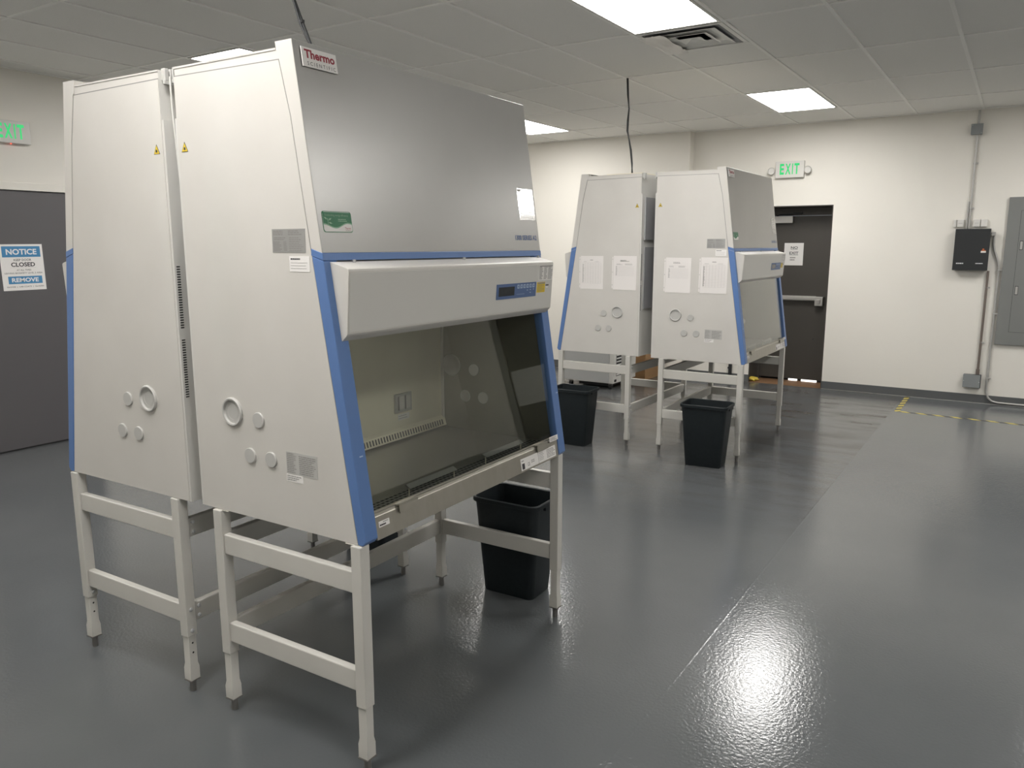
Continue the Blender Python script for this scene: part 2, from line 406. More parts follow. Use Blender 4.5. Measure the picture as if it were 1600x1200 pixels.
h = MB(); h.box(-.35, .305, DY - .075, DY - .035, 1.058, 1.092, 'alu'); h.box(-.35, .305, DY - .035, DY - .001, 1.045, 1.105, 'alu'); h.box(.305, .40, DY - .085, DY - .001, .99, 1.10, 'alu'); h.box(.33, .37, DY - .10, DY - .085, 1.02, 1.07, 'alu')
h.build('panic_bar', d, .003)
h = MB(); h.box(-.30, -.02, DY - .07, DY - .001, 2.01, 2.095, 'alu'); h.build('door_closer', d, .004)
h = MB(); h.tube([(-.22, DY - .05, 2.098), (-.18, DY - .08, 2.115), (.06, DY - .05, 2.125)], .008, 'black'); h.box(-.02, .08, DY - .06, DY - .019, 2.115, 2.137, 'black'); h.build('closer_arm', d)
MB().cyl((.30, DY - .004, .56), (.30, DY, .56), .008, 'black').build('door_lock', d)
# NO EXIT paper
fr = Frame((-.100, DY - .002, 1.485), (1, 0, 0), (0, 0, 1), (0, -1, 0))
p = MB(); p.fbox(fr, -.02, .215, 0, .279, 0, .0006, 'paper')
p.text(fr, 'NO', .06, .145, .205, .237, 'print_dark', weight=.02); p.quad(fr, .06, .145, .196, .200, .0012, 'print_dark')
p.text(fr, 'EXIT', .045, .155, .138, .170, 'print_dark', weight=.02); p.quad(fr, .045, .155, .129, .133, .0012, 'print_dark')
p.lines(fr, .055, .15, .055, .11, 2, 'print', 3)
tag(p.build('paper_sign'), 'white NO EXIT paper sign taped to the brown grey exit door', 'sign')
# door 2: grey door in the left wall
d = struct(empty('door_2'))
MB().box(XL - .06, XL - .012, LY0 + .02, LY1 - .02, .012, LZ - .02, 'door_l').build('door_slab', d, .002)
f = MB()
for a, b_, z0, z1 in ((LY0 - .045, LY0 + .018, 0, LZ + .045), (LY1 - .018, LY1 + .045, 0, LZ + .045)): f.box(XL - .08, XL + .012, a, b_, z0, z1, 'wall')
f.box(XL - .08, XL + .012, LY0 + .018, LY1 - .018, LZ - .018, LZ + .045, 'wall'); f.build('door_frame', d, .002)
MB().box(XL - .07, XL - .005, LY0 + .02, LY1 - .02, .0005, .0115, 'slot').build('threshold', d)
# notice sign
fr = Frame((XL - .0115, 1.52, 1.362), (-.0, 1, .008), (0, -.012, 1), (1, 0, 0))
p = MB(); p.fbox(fr, 0, .345, 0, .385, 0, .002, 'paper'); n_ = .0026
p.quad(fr, .018, .325, .278, .368, n_, 'notice_blue'); p.text(fr, 'NOTICE', .05, .295, .298, .346, 'letter_white', .0032, .03)
p.text(fr, 'KEEP DOOR', .105, .245, .245, .264, 'print_dark', n_, .01); p.text(fr, 'CLOSED', .08, .272, .198, .234, 'print_dark', n_, .03)
p.quad(fr, .07, .28, .190, .1915, n_, 'print_faint')
p.text(fr, 'AT ALL TIMES', .12, .235, .163, .177, 'print_dark', n_); p.text(fr, 'LEAVING BIOSAFETY LEVEL 2 AREA', .022, .325, .138, .151, 'print_dark', n_)
p.quad(fr, .045, .318, .055, .118, n_, 'notice_blue'); p.text(fr, 'REMOVE', .072, .288, .069, .105, 'letter_white', .0032, .03)
p.text(fr, 'GLOVES  |  LAB COATS  |  GLASSES', .028, .325, .022, .036, 'print_dark', n_, .005)
tag(p.build('notice_sign'), 'blue and white NOTICE keep door closed sign on the grey left door', 'sign')
# door 3: further doorway in the back wall, right of the electrical cabinet (mirrored in the sash glass)
d = struct(empty('door_3'))
f = MB(); f.box(EX0 - .09, EX0, YB - .012, YB + .1, 0, EZ + .09, 'panel_grey'); f.box(EX1, EX1 + .12, YB - .012, YB + .1, 0, EZ + .09, 'panel_grey'); f.box(EX0, EX1, YB - .012, YB + .1, EZ, EZ + .09, 'panel_grey'); f.build('door_frame', d, .002)
f = MB(); f.box(EX0, EX1, YB + .03, YB + .075, .01, EZ, 'slot'); f.build('door_slab', d)
MB().box(EX0 + .03, EX1 - .02, YB + .022, YB + .03, .68, 1.22, 'cart_grey').build('pale_band', d)  # made-up pale band, added for the lighter zone mirrored in the sash

# ---------------------------------------------------------------- ceiling lights and vent
def ceiling_light(x, y, label):
    t = empty('ceiling_light', (x + SX / 2, y + SY / 2, ZC - .004))
    hx, hy = SX / 2 - .014, SY / 2 - .014
    f = MB(); 
    for a in ((-hx, hx, -hy, -hy + .018), (-hx, hx, hy - .018, hy), (-hx, -hx + .018, -hy + .018, hy - .018), (hx - .018, hx, -hy + .018, hy - .018)): f.box(*a, 0, .0118, 'white_plastic')
    f.build('frame', t)
    MB().box(-hx + .018, hx - .018, -hy + .018, hy - .018, .003, .0115, 'led').build('diffuser', t)
    tag(t, label, 'ceiling light', 'flat panel lights set in the tiled ceiling')
C0, C1, C2, C3 = GX - 6 * SX, GX - SX, GX + 4 * SX, GX + 9 * SX
R0, R1, R2 = GY - 3 * SY, GY, GY + 3 * SY
ceiling_light(C1, R1, 'large bright ceiling panel light beside the square air vent')
ceiling_light(C1, R2, 'bright ceiling panel light in front of the green EXIT sign over the brown door')
ceiling_light(C0, R1, 'bright ceiling panel light above the back of the near left cabinet')
ceiling_light(C0, R2, 'bright ceiling panel light half hidden behind the near cabinet top right corner')
for cx, nm in ((C2, 'right'), (C0, 'left'), (C1, 'middle')):  # unseen row of panels, added to help light the room
    ceiling_light(cx, R0, 'added unseen ceiling panel light behind the camera, %s column' % nm)
ceiling_light(C2, R1, 'ceiling panel light right of the view, nearer one')
ceiling_light(C2, R2, 'ceiling panel light right of the view, one nearer the back wall')

t = empty('air_vent', (C1 + SX / 2, R1 + SY + SX / 2, ZC - .004)); H = SX / 2 - .014
f = MB()
for a in ((-H, H, -H, -H + .03), (-H, H, H - .03, H), (-H, -H + .03, -H + .03, H - .03), (H - .03, H, -H + .03, H - .03)): f.box(*a, 0, .0118, 'louver')
f.build('vent_frame', t)
MB().box(-H + .03, H - .03, -H + .03, H - .03, .0095, .0115, 'duct').build('backing', t)
for k, (r0, r1) in enumerate(((H - .075, H - .125), (H - .155, H - .20), (H - .225, .0))):
    b_ = MB(); z0, z1 = -.004 - .003 * k, .009
    ro, ri = r0 - .0, max(r1, .0)
    def sq(r, z): return [(-r, -r, z), (r, -r, z), (r, r, z), (-r, r, z)]
    b_.loft([sq(ro, z0), sq(max(ri, .012), z1)], 'louver', cap0=False, cap1=True)
    b_.loft([sq(ro + .004, z0 - .001), sq(ro - .004, z0 - .001)], 'louver', cap0=False, cap1=False)
    b_.build('louver', t)
rnd = random.Random(5); b_ = MB(); vs = []; nx = 9
for i in range(nx):
    for j in range(nx):
        vs.append((-H + .01 + (i / (nx - 1)) * .15 * (1 + .25 * rnd.random()), -H + .02 + (j / (nx - 1)) * (2 * H - .04), -.012 - .008 * rnd.random()))
b_.add(vs, [(i * nx + j, i * nx + j + 1, (i + 1) * nx + j + 1, (i + 1) * nx + j) for i in range(nx - 1) for j in range(nx - 1)], 'plastic_film', True)
part_label(b_.build('plastic_film', t), 'crumpled white plastic film over one side')
tag(t, 'square ceiling air diffuser partly covered with white plastic film', 'vent')

# ---------------------------------------------------------------- biosafety cabinet
W = 1.3271; HT = 2.318; ZB = .7966; ZJ = 1.7109; ZCAP = 2.3377
XCT, XCB, XJF, XB = .5663, .4957, .656, .7925
def xu(z): return XJF + (XCT - XJF) * (z - ZJ) / (ZCAP - ZJ)     # upper slope
def xl(z): return XB + (XJF - XB) * (z - ZB) / (ZJ - ZB)         # lower slope
FS = Frame((0, 0, 0), (1, 0, 0), (0, 0, 1), (0, -1, 0))
def slope(z0, z1, fx, off=0):                                     # frame on a sloped front: u = y, v = z - z0
    dx = (fx(z1) - fx(z0)) / (z1 - z0); n = Vector((1, 0, -dx)).normalized()
    return Frame(Vector((fx(z0), 0, z0)) + n * off, (0, 1, 0), (dx, 0, 1), n)
FU = slope(ZJ, ZCAP, xu); FL = slope(ZB, ZJ, xl)
HF0, HF1 = (.721, 1.456), (.736, 1.660)
hd = (HF1[0] - HF0[0]) / (HF1[1] - HF0[1]); hn = Vector((1, 0, -hd)).normalized()
FH = Frame((HF0[0] - hd * HF0[1], 0, 0), (0, 1, 0), (hd, 0, 1), hn)
PORTS = ((.197, 1.168, 1), (.327, 1.153, 0), (.276, 1.023, 0), (.379, 1.023, 0))

def make_cabinet():
    t = empty('biosafety_cabinet')
    prof = [(0, ZB), (XB - .014, ZB), (xl(ZJ) - .010, ZJ), (XCT - .004, ZCAP - .002), (XCB, ZCAP - .002), (XCB + .008, HT), (0, HT)]
    for y0, y1 in ((.002, .05), (W - .05, W - .002)):
        b = MB(); b.prism(prof, y0, y1, 'paint')
        # stainless liner on the chamber side
        yy = (y1, y1 + .0012) if y0 < 1 else (y0 - .0012, y0)
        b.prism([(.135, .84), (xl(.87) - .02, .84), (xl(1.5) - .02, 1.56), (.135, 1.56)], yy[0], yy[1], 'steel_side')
        b.build('side_wall', t)
    sp = [(0.001, ZB + .001), (.757, ZB + .001), (.606, 1.725), (.545, 2.122), (.506, 2.284), (0.001, 2.289)]
    ss = [(x + (.0035 if x > .01 else 0), z + (.0035 if z > 2 else 0)) for x, z in sp]
    for n0, n1, F_ in ((0, .002, Frame((0, .002, 0), (1, 0, 0), (0, 0, 1), (0, -1, 0))), (0, .002, Frame((0, W - .002, 0), (1, 0, 0), (0, 0, 1), (0, 1, 0)))):
        b = MB(); b.poly(F_, sp, n0, n1, 'paint'); b.poly(F_, ss, 0, .0006, 'seam'); b.build('side_panel', t, .0008, 1)
    # body behind the chamber, above it and roof
    b = MB(); b.box(.004, .133, .05, W - .05, ZB, HT - .004, 'paint'); b.build('back_plenum', t)
    b = MB(); b.prism([(.133, 1.565), (.64, 1.565), (xu(ZJ) - .02, ZJ), (xu(2.3) - .02, HT - .004), (.133, HT - .004)], .05, W - .05, 'paint'); b.build('upper_housing', t)
    b = MB(); b.box(0, XCB, .0, W, HT - .004, HT + .002, 'paint'); b.box(.10, .44, .3, 1.1, HT + .002, HT + .03, 'steel'); b.build('roof', t)
    # front silver panel with top return
    b = MB(); b.prism([(xu(ZJ + .001), ZJ + .001), (XCT, ZCAP), (XCB, ZCAP), (XCB, ZCAP - .002), (XCT - .004, ZCAP - .004), (xu(ZJ) - .02, ZJ + .001)], 0.0, W, 'silver')
    fp = b.build('front_panel', t, .0008, 1)
    # white end faces of the upper front strip
    b = MB()
    b2 = MB()
    b.poly(FS, [(.606 + .004, 1.725), (xu(1.711) - .001, 1.711), (XCT - .0005, ZCAP - .0005), (XCB, ZCAP - .0005), (XCB + .008, 2.29), (.506 + .004, 2.287), (.5490, 2.122)], -.001, .0012, 'paint')
    b2.poly(Frame((0, W, 0), (1, 0, 0), (0, 0, 1), (0, 1, 0)), [(.606 + .004, 1.725), (xu(1.711) - .001, 1.711), (XCT - .0005, ZCAP - .0005), (XCB, ZCAP - .0005), (XCB + .008, 2.29), (.506 + .004, 2.287), (.5490, 2.122)], -.001, .0012, 'paint')
    b.build('front_strip', t); b2.build('front_strip', t)
    # blue trim posts and belt
    for s_ in (0, 1):
        b = MB(); y0, y1 = (-.0022, .056) if s_ == 0 else (W - .056, W + .0022)
        b.prism([(.760, ZB + .0015), (XB - .012, ZB + .0005), (XB + .001, ZB + .016), (xl(1.687) + .001, 1.687), (xl(1.687) - .048, 1.702)], y0, y1, 'blue')
        q = b.build('trim_post', t, .003, 2)
        for z in (1.079, .852):
            c_ = MB()
            yc = .034 if s_ == 0 else W - .012
            c_.fbox(FL, yc - .008, yc + .008, z - ZB - .002, z - ZB + .002, .0005, .003, 'key')
            c_.build('clip', q)
    b = MB(); b.prism([(.6095, 1.7035), (xl(1.688) + .001, 1.688), (xl(ZJ) + .0012, ZJ), (.610, 1.7245)], -.0022, W + .0022, 'blue')
    b.build('blue_belt', t, .001, 1)
    # hood
    b = MB(); pr = [(.662, 1.684), (.728, 1.6665), (.735, 1.663), (.7365, 1.656), (.7225, 1.464), (.718, 1.458), (.699, 1.441), (xl(1.442) - .01, 1.441), (xl(1.68) - .01, 1.683)]
    b.prism(pr, .025, 1.304, 'paint'); b.fbox(FH, .031, 1.298, 1.4685, 1.6525, .0003, .0022, 'hood_front')
    hood = b.build('hood', t, .004, 3)
    for y in (.12, .72, 1.28):
        MB().cyl((.672, y, 1.681), (.672, y, 1.69), .006, 'bolt', 10).build('screw', hood)
    # control panel
    c_ = MB(); c_.fbox(FH, .853, 1.160, 1.522, 1.582, .002, .0042, 'blue_dark')
    cp = c_.build('control_panel', hood)
    c_ = MB(); c_.fbox(FH, .868, .985, 1.534, 1.570, .0042, .0050, 'lcd'); c_.build('display', cp)
    for k in range(6):
        c_ = MB(); u = 1.006 + k * .0245; c_.fbox(FH, u, u + .016, 1.560, 1.576, .0042, .0052, 'key'); c_.quad(FH, u + .005, u + .011, 1.564, 1.572, .0056, 'blue_dark'); c_.build('key', cp)
    c_ = MB()
    for u, v in ((1.083, 1.549), (1.108, 1.550), (1.133, 1.551), (1.108, 1.538)): c_.quad(FH, u, u + .009, v, v + .0035, .0048, 'key')
    c_.build('indicator', cp); c_ = MB()
    for k in range(6): c_.quad(FH, 1.006 + k * .0105, 1.010 + k * .0105, 1.535, 1.538, .0048, 'key')
    c_.build('indicator', cp)
    c_ = MB(); c_.fbox(FH, 1.180, 1.299, 1.586, 1.651, .002, .0028, 'paper'); c_.lines(FH, 1.184, 1.214, 1.590, 1.645, 9, 'print', 1, .0034); c_.lines(FH, 1.222, 1.252, 1.590, 1.645, 9, 'print', 2, .0034); c_.lines(FH, 1.257, 1.295, 1.590, 1.645, 9, 'print', 3, .0034); c_.quad(FH, 1.184, 1.295, 1.645, 1.649, .0034, 'print'); c_.build('certificate_label', hood)
    c_ = MB(); c_.fbox(FH, 1.170, 1.239, 1.535, 1.579, .002, .0028, 'yellow'); c_.quad(FH, 1.176, 1.235, 1.572, 1.577, .0034, 'print'); c_.lines(FH, 1.176, 1.233, 1.539, 1.570, 6, 'print', 4, .0034, .3); part_label(c_.build('warning_label', hood), 'yellow printed warning label')
    c_ = MB(); c_.quad(FH, 1.243, 1.270, 1.562, 1.567, .0030, 'print_dark'); c_.quad(FH, 1.246, 1.265, 1.552, 1.559, .0030, 'paper'); c_.build('small_label', hood)
    # stainless chamber
    b = MB(); b.box(.133, .137, .0512, W - .0512, .86, 1.56, 'steel'); b.box(.137, .64, .0512, W - .0512, 1.552, 1.56, 'steel')
    b.box(.137, .150, W - .060, W - .0515, .905, 1.55, 'paint')
    b.build('rear_wall', t)
    # slotted strip along the rear foot
    b = MB(); fr_ = Frame((.150, 0, .905), (0, 1, 0), (.28, 0, -.96), (.96, 0, .28))
    b.prism([(.137, .914), (.150, .905), (.161, .868), (.137, .862)], .0515, W - .0515, 'steel')
    k = .06
    while k < W - .07:
        b.quad(fr_, k, k + .009, .007, .032, .0008, 'slot'); k += .0185
    b.build('slotted_strip', t)
    # work surface, front grille, pan
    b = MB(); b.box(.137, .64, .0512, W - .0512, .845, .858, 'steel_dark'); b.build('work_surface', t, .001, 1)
    b = MB(); b.prism([(.640, .858), (.745, .866), (.745, .855), (.640, .845)], .0512, W - .0512, 'steel_dark')
    fg = Frame((.640, 0, .858), (0, 1, 0), (1, 0, .076), (-.076, 0, 1))
    y = .062
    while y < W - .08:
        for q in range(4): b.quad(fg, y, y + .017, .010 + q * .023, .022 + q * .023, .0006, 'slot')
        y += .0235
    b.build('front_grille', t)
    b = MB(); b.box(.02, .74, .05, W - .05, ZB, .84, 'steel_dark'); b.build('drain_pan', t)
    # stainless front rail
    b = MB(); b.prism([(xl(.800) - .001, .800), (xl(.876) - .001, .876), (xl(.876) - .012, .884), (.742, .878), (.742, .866), (xl(.85) - .02, .86), (xl(.8) - .02, .800)], .0565, W - .0565, 'steel_rail')
    fr1 = b.build('front_rail', t, .0012, 1)
    c_ = MB(); c_.fbox(FL, .070, .121, .042, .061, -.0008, .0008, 'paper'); c_.lines(FL, .074, .108, .045, .052, 1, 'print_dark', 5, .0012, .7); c_.lines(FL, .090, .117, .054, .059, 1, 'print', 6, .0012); c_.build('serial_label', fr1)
    c_ = MB(); c_.fbox(FL, .948, 1.091, .012, .060, -.0008, .0008, 'paper'); c_.quad(FL, .956, .976, .016, .040, .0012, 'print_dark'); c_.lines(FL, .955, .978, .046, .056, 1, 'print', 7, .0012); c_.text(FL, 'CE', 1.000, 1.018, .022, .036, 'print_dark', .0012); c_.lines(FL, 1.03, 1.07, .028, .042, 2, 'print', 8, .0012); c_.build('approval_label', fr1)
    c_ = MB(); c_.fbox(FL, 1.094, 1.244, .012, .060, -.0008, .0008, 'paper'); c_.lines(FL, 1.10, 1.14, .020, .055, 5, 'print_faint', 9, .0012); c_.lines(FL, 1.165, 1.238, .018, .056, 6, 'print', 10, .0012); c_.build('instruction_label', fr1)
    # arm supports inside
    for y0, y1 in ((.315, .596), (.80, 1.085)):
        b = MB(); b.prism([(.696, .900), (.716, .890), (.718, .892), (.697, .904)], y0, y1, 'alu')
        for yy in (y0 + .004, y1 - .008): b.box(.704, .707, yy, yy + .004, .862, .897, 'steel')
        b.build('arm_rest', t)
    # outlet and label on the rear wall
    fo = Frame((.137, 0, 0), (0, 1, 0), (0, 0, 1), (1, 0, 0))
    b = MB(); b.fbox(fo, .915, 1.030, .985, 1.072, 0, .010, 'plate'); b.fbox(fo, .938, .968, 1.000, 1.060, .010, .014, 'port'); b.fbox(fo, .985, 1.015, 1.000, 1.060, .010, .014, 'port')
    for u in (.932, .979): b.fbox(fo, u, u + .005, .998, 1.062, .010, .0165, 'print')
    b.build('outlet', t, .001, 1)
    b = MB(); b.fbox(fo, .940, 1.020, .948, .975, 0, .001, 'paper'); b.lines(fo, .945, 1.015, .951, .972, 2, 'print', 11, .0014, .25); b.build('outlet_label', t)
    b = MB(); b.fbox(Frame((.137, 0, 0), (0, 1, 0), (0, 0, 1), (1, 0, 0)), .25, 1.08, 1.49, 1.53, .01, .05, 'white_plastic'); b.build('work_lamp', t)
    # sash glass with grips and sticker
    fg = Frame(FL.O, FL.U, FL.V, FL.N)
    b = MB(); b.fbox(fg, .0555, W - .0555, .893 - ZB, 1.60 - ZB, -.016, -.0105, 'glass'); sash = b.build('sash', t)
    b = MB(); b.fbox(fg, .0555, W - .0555, .887 - ZB, .8925 - ZB, -.017, -.0095, 'steel_rail'); b.build('sash_edge', sash)
    for y0, y1 in ((.170, .268), (1.083, 1.172)):
        b = MB(); b.fbox(fg, y0, y1, .858 - ZB, .886 - ZB, .006, .009, 'steel_rail'); b.fbox(fg, y0, y1, .884 - ZB, .888 - ZB, -.017, .009, 'steel_rail'); b.build('grip', sash)
    b = MB(); b.fbox(fg, 1.187, 1.262, .879 - ZB, .9005 - ZB, .0095, .0105, 'paper'); b.lines(fg, 1.192, 1.257, .882 - ZB, .898 - ZB, 3, 'print', 12, .0112); b.fbox(fg, 1.187, 1.262, .884 - ZB, .8845 - ZB, -.016, .0095, 'paper'); b.build('sash_label', sash)
    # ports, both sides
    for sgn, yo, yi in ((-1, -.0, .0515), (1, W, W - .0515)):
        for x, z, big in PORTS:
            b = MB()
            if big:
                b.lathe((x, yo, z), (0, sgn, 0), [(.050, -.001), (.0505, .006), (.047, .010), (.042, .009), (.041, .002), (.0405, .0012), (.0001, .0012)], 'port', 40)
                b.tube([(x + .028 * math.cos(a), yo + sgn * .0015, z + .028 * math.sin(a)) for a in [2 * math.pi * i / 24 for i in range(25)]], .0006, 'print_faint', 5)
                b.build('port_ring', t); b = MB()
                b.lathe((x, yi, z), (0, -sgn, 0), [(.052, -.001), (.052, .004), (.046, .006), (.040, .003), (.0001, .003)], 'port', 40)
                b.build('port_ring', t)
            else:
                b.lathe((x, yo, z), (0, sgn, 0), [(.0270, -.001), (.0272, .004), (.0255, .0062), (.0001, .0062)], 'port', 32)
                b.build('port_plug', t); b = MB()
                b.lathe((x, yi, z), (0, -sgn, 0), [(.028, -.001), (.028, .003), (.0265, .0045), (.0001, .0045)], 'port', 32)
                b.build('port_plug', t)
    # warning triangles near the back edge of both sides
    for F_, o_ in ((FS, 0), (Frame((0, W, 0), (1, 0, 0), (0, 0, 1), (0, 1, 0)), 0)):
        b = MB(); b.poly(F_, [(.018, 2.045), (.052, 2.045), (.035, 2.078)], -.001, .0009, 'print_dark'); b.poly(F_, [(.0205, 2.0465), (.0495, 2.0465), (.035, 2.0745)], -.001, .0014, 'yellow'); b.fbox(F_, .031, .040, 2.051, 2.060, .0, .0018, 'print_dark')
        part_label(b.build('warning_triangle', t), 'yellow warning triangle sticker')
    # back face: cover sheets and louvre slots
    b = MB(); b.box(-.010, .003, .002, W - .002, ZB, 2.157, 'hood_front'); b.box(-.0005, .004, .002, W - .002, 2.157, HT, 'hood_front')
    for yy in (.010, W - .024):
        for z0, k in ((1.442, 25), (1.190, 24)):
            for i in range(k): b.box(-.0106, -.009, yy, yy + .014, z0 + i * .009, z0 + i * .009 + .0045, 'slot')
    b.build('back_panel', t)
    b = MB(); b.box(-.022, -.010, .05, .5, 1.78, 2.13, 'cover_grey'); b.box(-.022, -.010, .827, W - .05, 1.78, 2.13, 'cover_grey'); b.box(-.018, -.010, .06, W - .06, 1.20, 1.72, 'cover_grey'); b.build('service_cover', t, .001, 1)
    for yy in (.03, W - .03):
        b = MB(); b.box(-.022, 0, yy - .018, yy - .003, 2.285, 2.325, 'port'); b.box(-.022, 0, yy + .003, yy + .018, 2.285, 2.325, 'port'); b.box(-.022, -.012, yy - .022, yy + .022, 2.272, 2.286, 'port'); b.build('cable_bracket', t, .002, 1)
    # side plates on the left side (local y = 0)
    b = MB(); b.fbox(FS, .439, .586, 1.712, 1.785, .0, .0010, 'plate')
    b.lines(FS, .445, .508, 1.765, 1.781, 3, 'print', 13, .0015); b.lines(FS, .512, .580, 1.765, 1.781, 3, 'print', 14, .0015); b.lines(FS, .448, .500, 1.750, 1.760, 2, 'print', 15, .0015); b.lines(FS, .445, .483, 1.716, 1.747, 7, 'print', 16, .0015); b.lines(FS, .490, .506, 1.716, 1.747, 7, 'print', 17, .0015); b.lines(FS, .515, .580, 1.716, 1.760, 8, 'print', 18, .0015, .35)
    b.build('rating_plate', t)
    b = MB(); b.fbox(FS, .512, .600, 1.653, 1.701, .0, .0010, 'paper'); b.lines(FS, .518, .566, 1.689, 1.696, 1, 'print_dark', 19, .0015, .6); b.lines(FS, .518, .594, 1.659, 1.685, 3, 'print_faint', 20, .0015, .2, False); b.build('asset_label', t)
    b = MB(); b.fbox(FS, .451, .594, .987, 1.063, .0, .0008, 'port'); b.lines(FS, .454, .502, .991, 1.060, 11, 'print', 21, .0013, .4); b.lines(FS, .510, .590, .991, 1.056, 10, 'print', 22, .0013, .45); b.fbox(FS, .449, .526, .961, .986, 0, .001, 'paper'); b.lines(FS, .452, .520, .964, .984, 3, 'print', 23, .0015, .4); b.build('data_label', t)
    # front labels
    b = MB(); b.fbox(FU, .026, .171, 2.263 - ZJ, 2.320 - ZJ, .004, .007, 'paper')
    b.text(FU, 'Thermo', .036, .162, 2.288 - ZJ, 2.314 - ZJ, 'red', .0076, .035); b.text(FU, 'S C I E N T I F I C', .044, .162, 2.268 - ZJ, 2.279 - ZJ, 'print_dark', .0076)
    b.fbox(FU, .03, .166, 2.268 - ZJ, 2.315 - ZJ, 0, .004, 'black')
    b.build('maker_badge', fp)
    b = MB(); v0 = 1.774 - ZJ; hgt = .064; u0, wd = .019, .127
    def rr(e, n=6):
        r = .008; pts = []
        for cx_, cy_, a0 in ((u0 + wd - r - e, v0 + r + e, -90), (u0 + wd - r - e, v0 + hgt - r - e, 0), (u0 + r + e, v0 + hgt - r - e, 90), (u0 + r + e, v0 + r + e, 180)):
            for i in range(n): a = math.radians(a0 + 90 * i / (n - 1)); pts.append((cx_ + r * math.cos(a), cy_ + r * math.sin(a)))
        return pts
    b.poly(FU, rr(0), 0, .0008, 'green'); b.poly(FU, rr(.002), 0, .0011, 'paper')
    top = [(u0 + .0022, v0 + hgt - .006), (u0 + wd - .0022, v0 + hgt - .006)]
    wave = [(u0 + .0022 + (wd - .0044) * i / 20, v0 + .020 + .0065 * math.cos(2 * math.pi * (i / 20) / .85) + .004 * (i / 20)) for i in range(21)]
    for i in range(20):
        b.add([FU.p(*wave[i], .0014), FU.p(*wave[i + 1], .0014), FU.p(wave[i + 1][0], v0 + hgt - .003, .0014), FU.p(wave[i][0], v0 + hgt - .003, .0014)], [(0, 1, 2, 3)], 'green')
        b.add([FU.p(wave[i][0], wave[i][1] - .0035, .0013), FU.p(wave[i + 1][0], wave[i + 1][1] - .0035, .0013), FU.p(*wave[i + 1], .0013), FU.p(*wave[i], .0013)], [(0, 1, 2, 3)], 'green_light')
    b.text(FU, 'Outstanding energy efficiency', u0 + .010, u0 + .112, v0 + .047, v0 + .055, 'green_light', .0018)
    b.lines(FU, u0 + .066, u0 + .112, v0 + .032, v0 + .042, 2, 'green_light', 25, .0018)
    b.poly(FU, [(u0 + .020, v0 + .022), (u0 + .022, v0 + .022), (u0 + .023, v0 + .042), (u0 + .021, v0 + .042)], .0014, .0019, 'green_light')
    for a_, c0, c1 in ((25, .024, .036), (150, .020, .038), (-15, .024, .030)):
        cx_, cy_ = u0 + c0, v0 + c1; ca, sa = math.cos(math.radians(a_)), math.sin(math.radians(a_))
        b.poly(FU, [(cx_, cy_), (cx_ + .008 * ca + .003 * sa, cy_ + .008 * sa - .003 * ca), (cx_ + .016 * ca, cy_ + .016 * sa), (cx_ + .008 * ca - .003 * sa, cy_ + .008 * sa + .003 * ca)], .0014, .0019, 'green_light')
    b.text(FU, 'Thermo', u0 + .092, u0 + .118, v0 + .009, v0 + .016, 'red', .0018); b.lines(FU, u0 + .094, u0 + .118, v0 + .004, v0 + .007, 1, 'print', 24, .0018)
    part_label(b.build('energy_sticker', fp), 'green and white energy efficiency sticker')
    b = MB(); b.fbox(FU, 1.184, 1.314, 1.842 - ZJ, 1.975 - ZJ, 0, .001, 'foil'); b.quad(FU, 1.186, 1.215, 1.962 - ZJ, 1.970 - ZJ, .0014, 'print'); b.lines(FU, 1.195, 1.305, 1.848 - ZJ, 1.878 - ZJ, 5, 'print', 26, .0015, .4); b.lines(FU, 1.195, 1.305, 1.885 - ZJ, 1.955 - ZJ, 9, 'print_faint', 27, .0015, .3); b.build('foil_label', fp)
    b = MB(); b.text(FU, '1300 SERIES A2', 1.128, 1.306, 1.756 - ZJ, 1.777 - ZJ, 'blue_dark', .0008, .03); part_label(b.build('series_lettering', fp), 'blue series name lettering')
    return t

TH = .0159
cabA = make_cabinet()
group_c = 'four white biosafety cabinets standing in back to back pairs'
def far_place(o, ang):   # for cabinets turned back to back: origin at far end
    return (o[0] - math.sin(ang) * W, o[1] + math.cos(ang) * W, 0), ang + math.pi
B_loc, B_rz = far_place((-.07401, -.00730), .02255)
D_loc, D_rz = far_place((-.25803, 4.46820), -.02018)
C_loc, C_rz = (-.12193, 4.46697, 0), .0019
cabB = copy_tree(cabA); put(cabB, B_loc, B_rz)
cabC = copy_tree(cabA); put(cabC, C_loc, C_rz)
cabD = copy_tree(cabA); put(cabD, D_loc, D_rz)
put(cabA, (0, 0, 0), TH)
tag(cabA, 'nearest white biosafety cabinet, its silver front and glass sash facing right', 'biosafety cabinet', group_c)
tag(cabB, 'white biosafety cabinet at far left, back against the nearest cabinet', 'biosafety cabinet', group_c)
tag(cabC, 'far white biosafety cabinet facing right towards the brown exit door, two papers on its side', 'biosafety cabinet', group_c)
tag(cabD, 'far white biosafety cabinet facing left, its back to the right hand far one', 'biosafety cabinet', group_c)

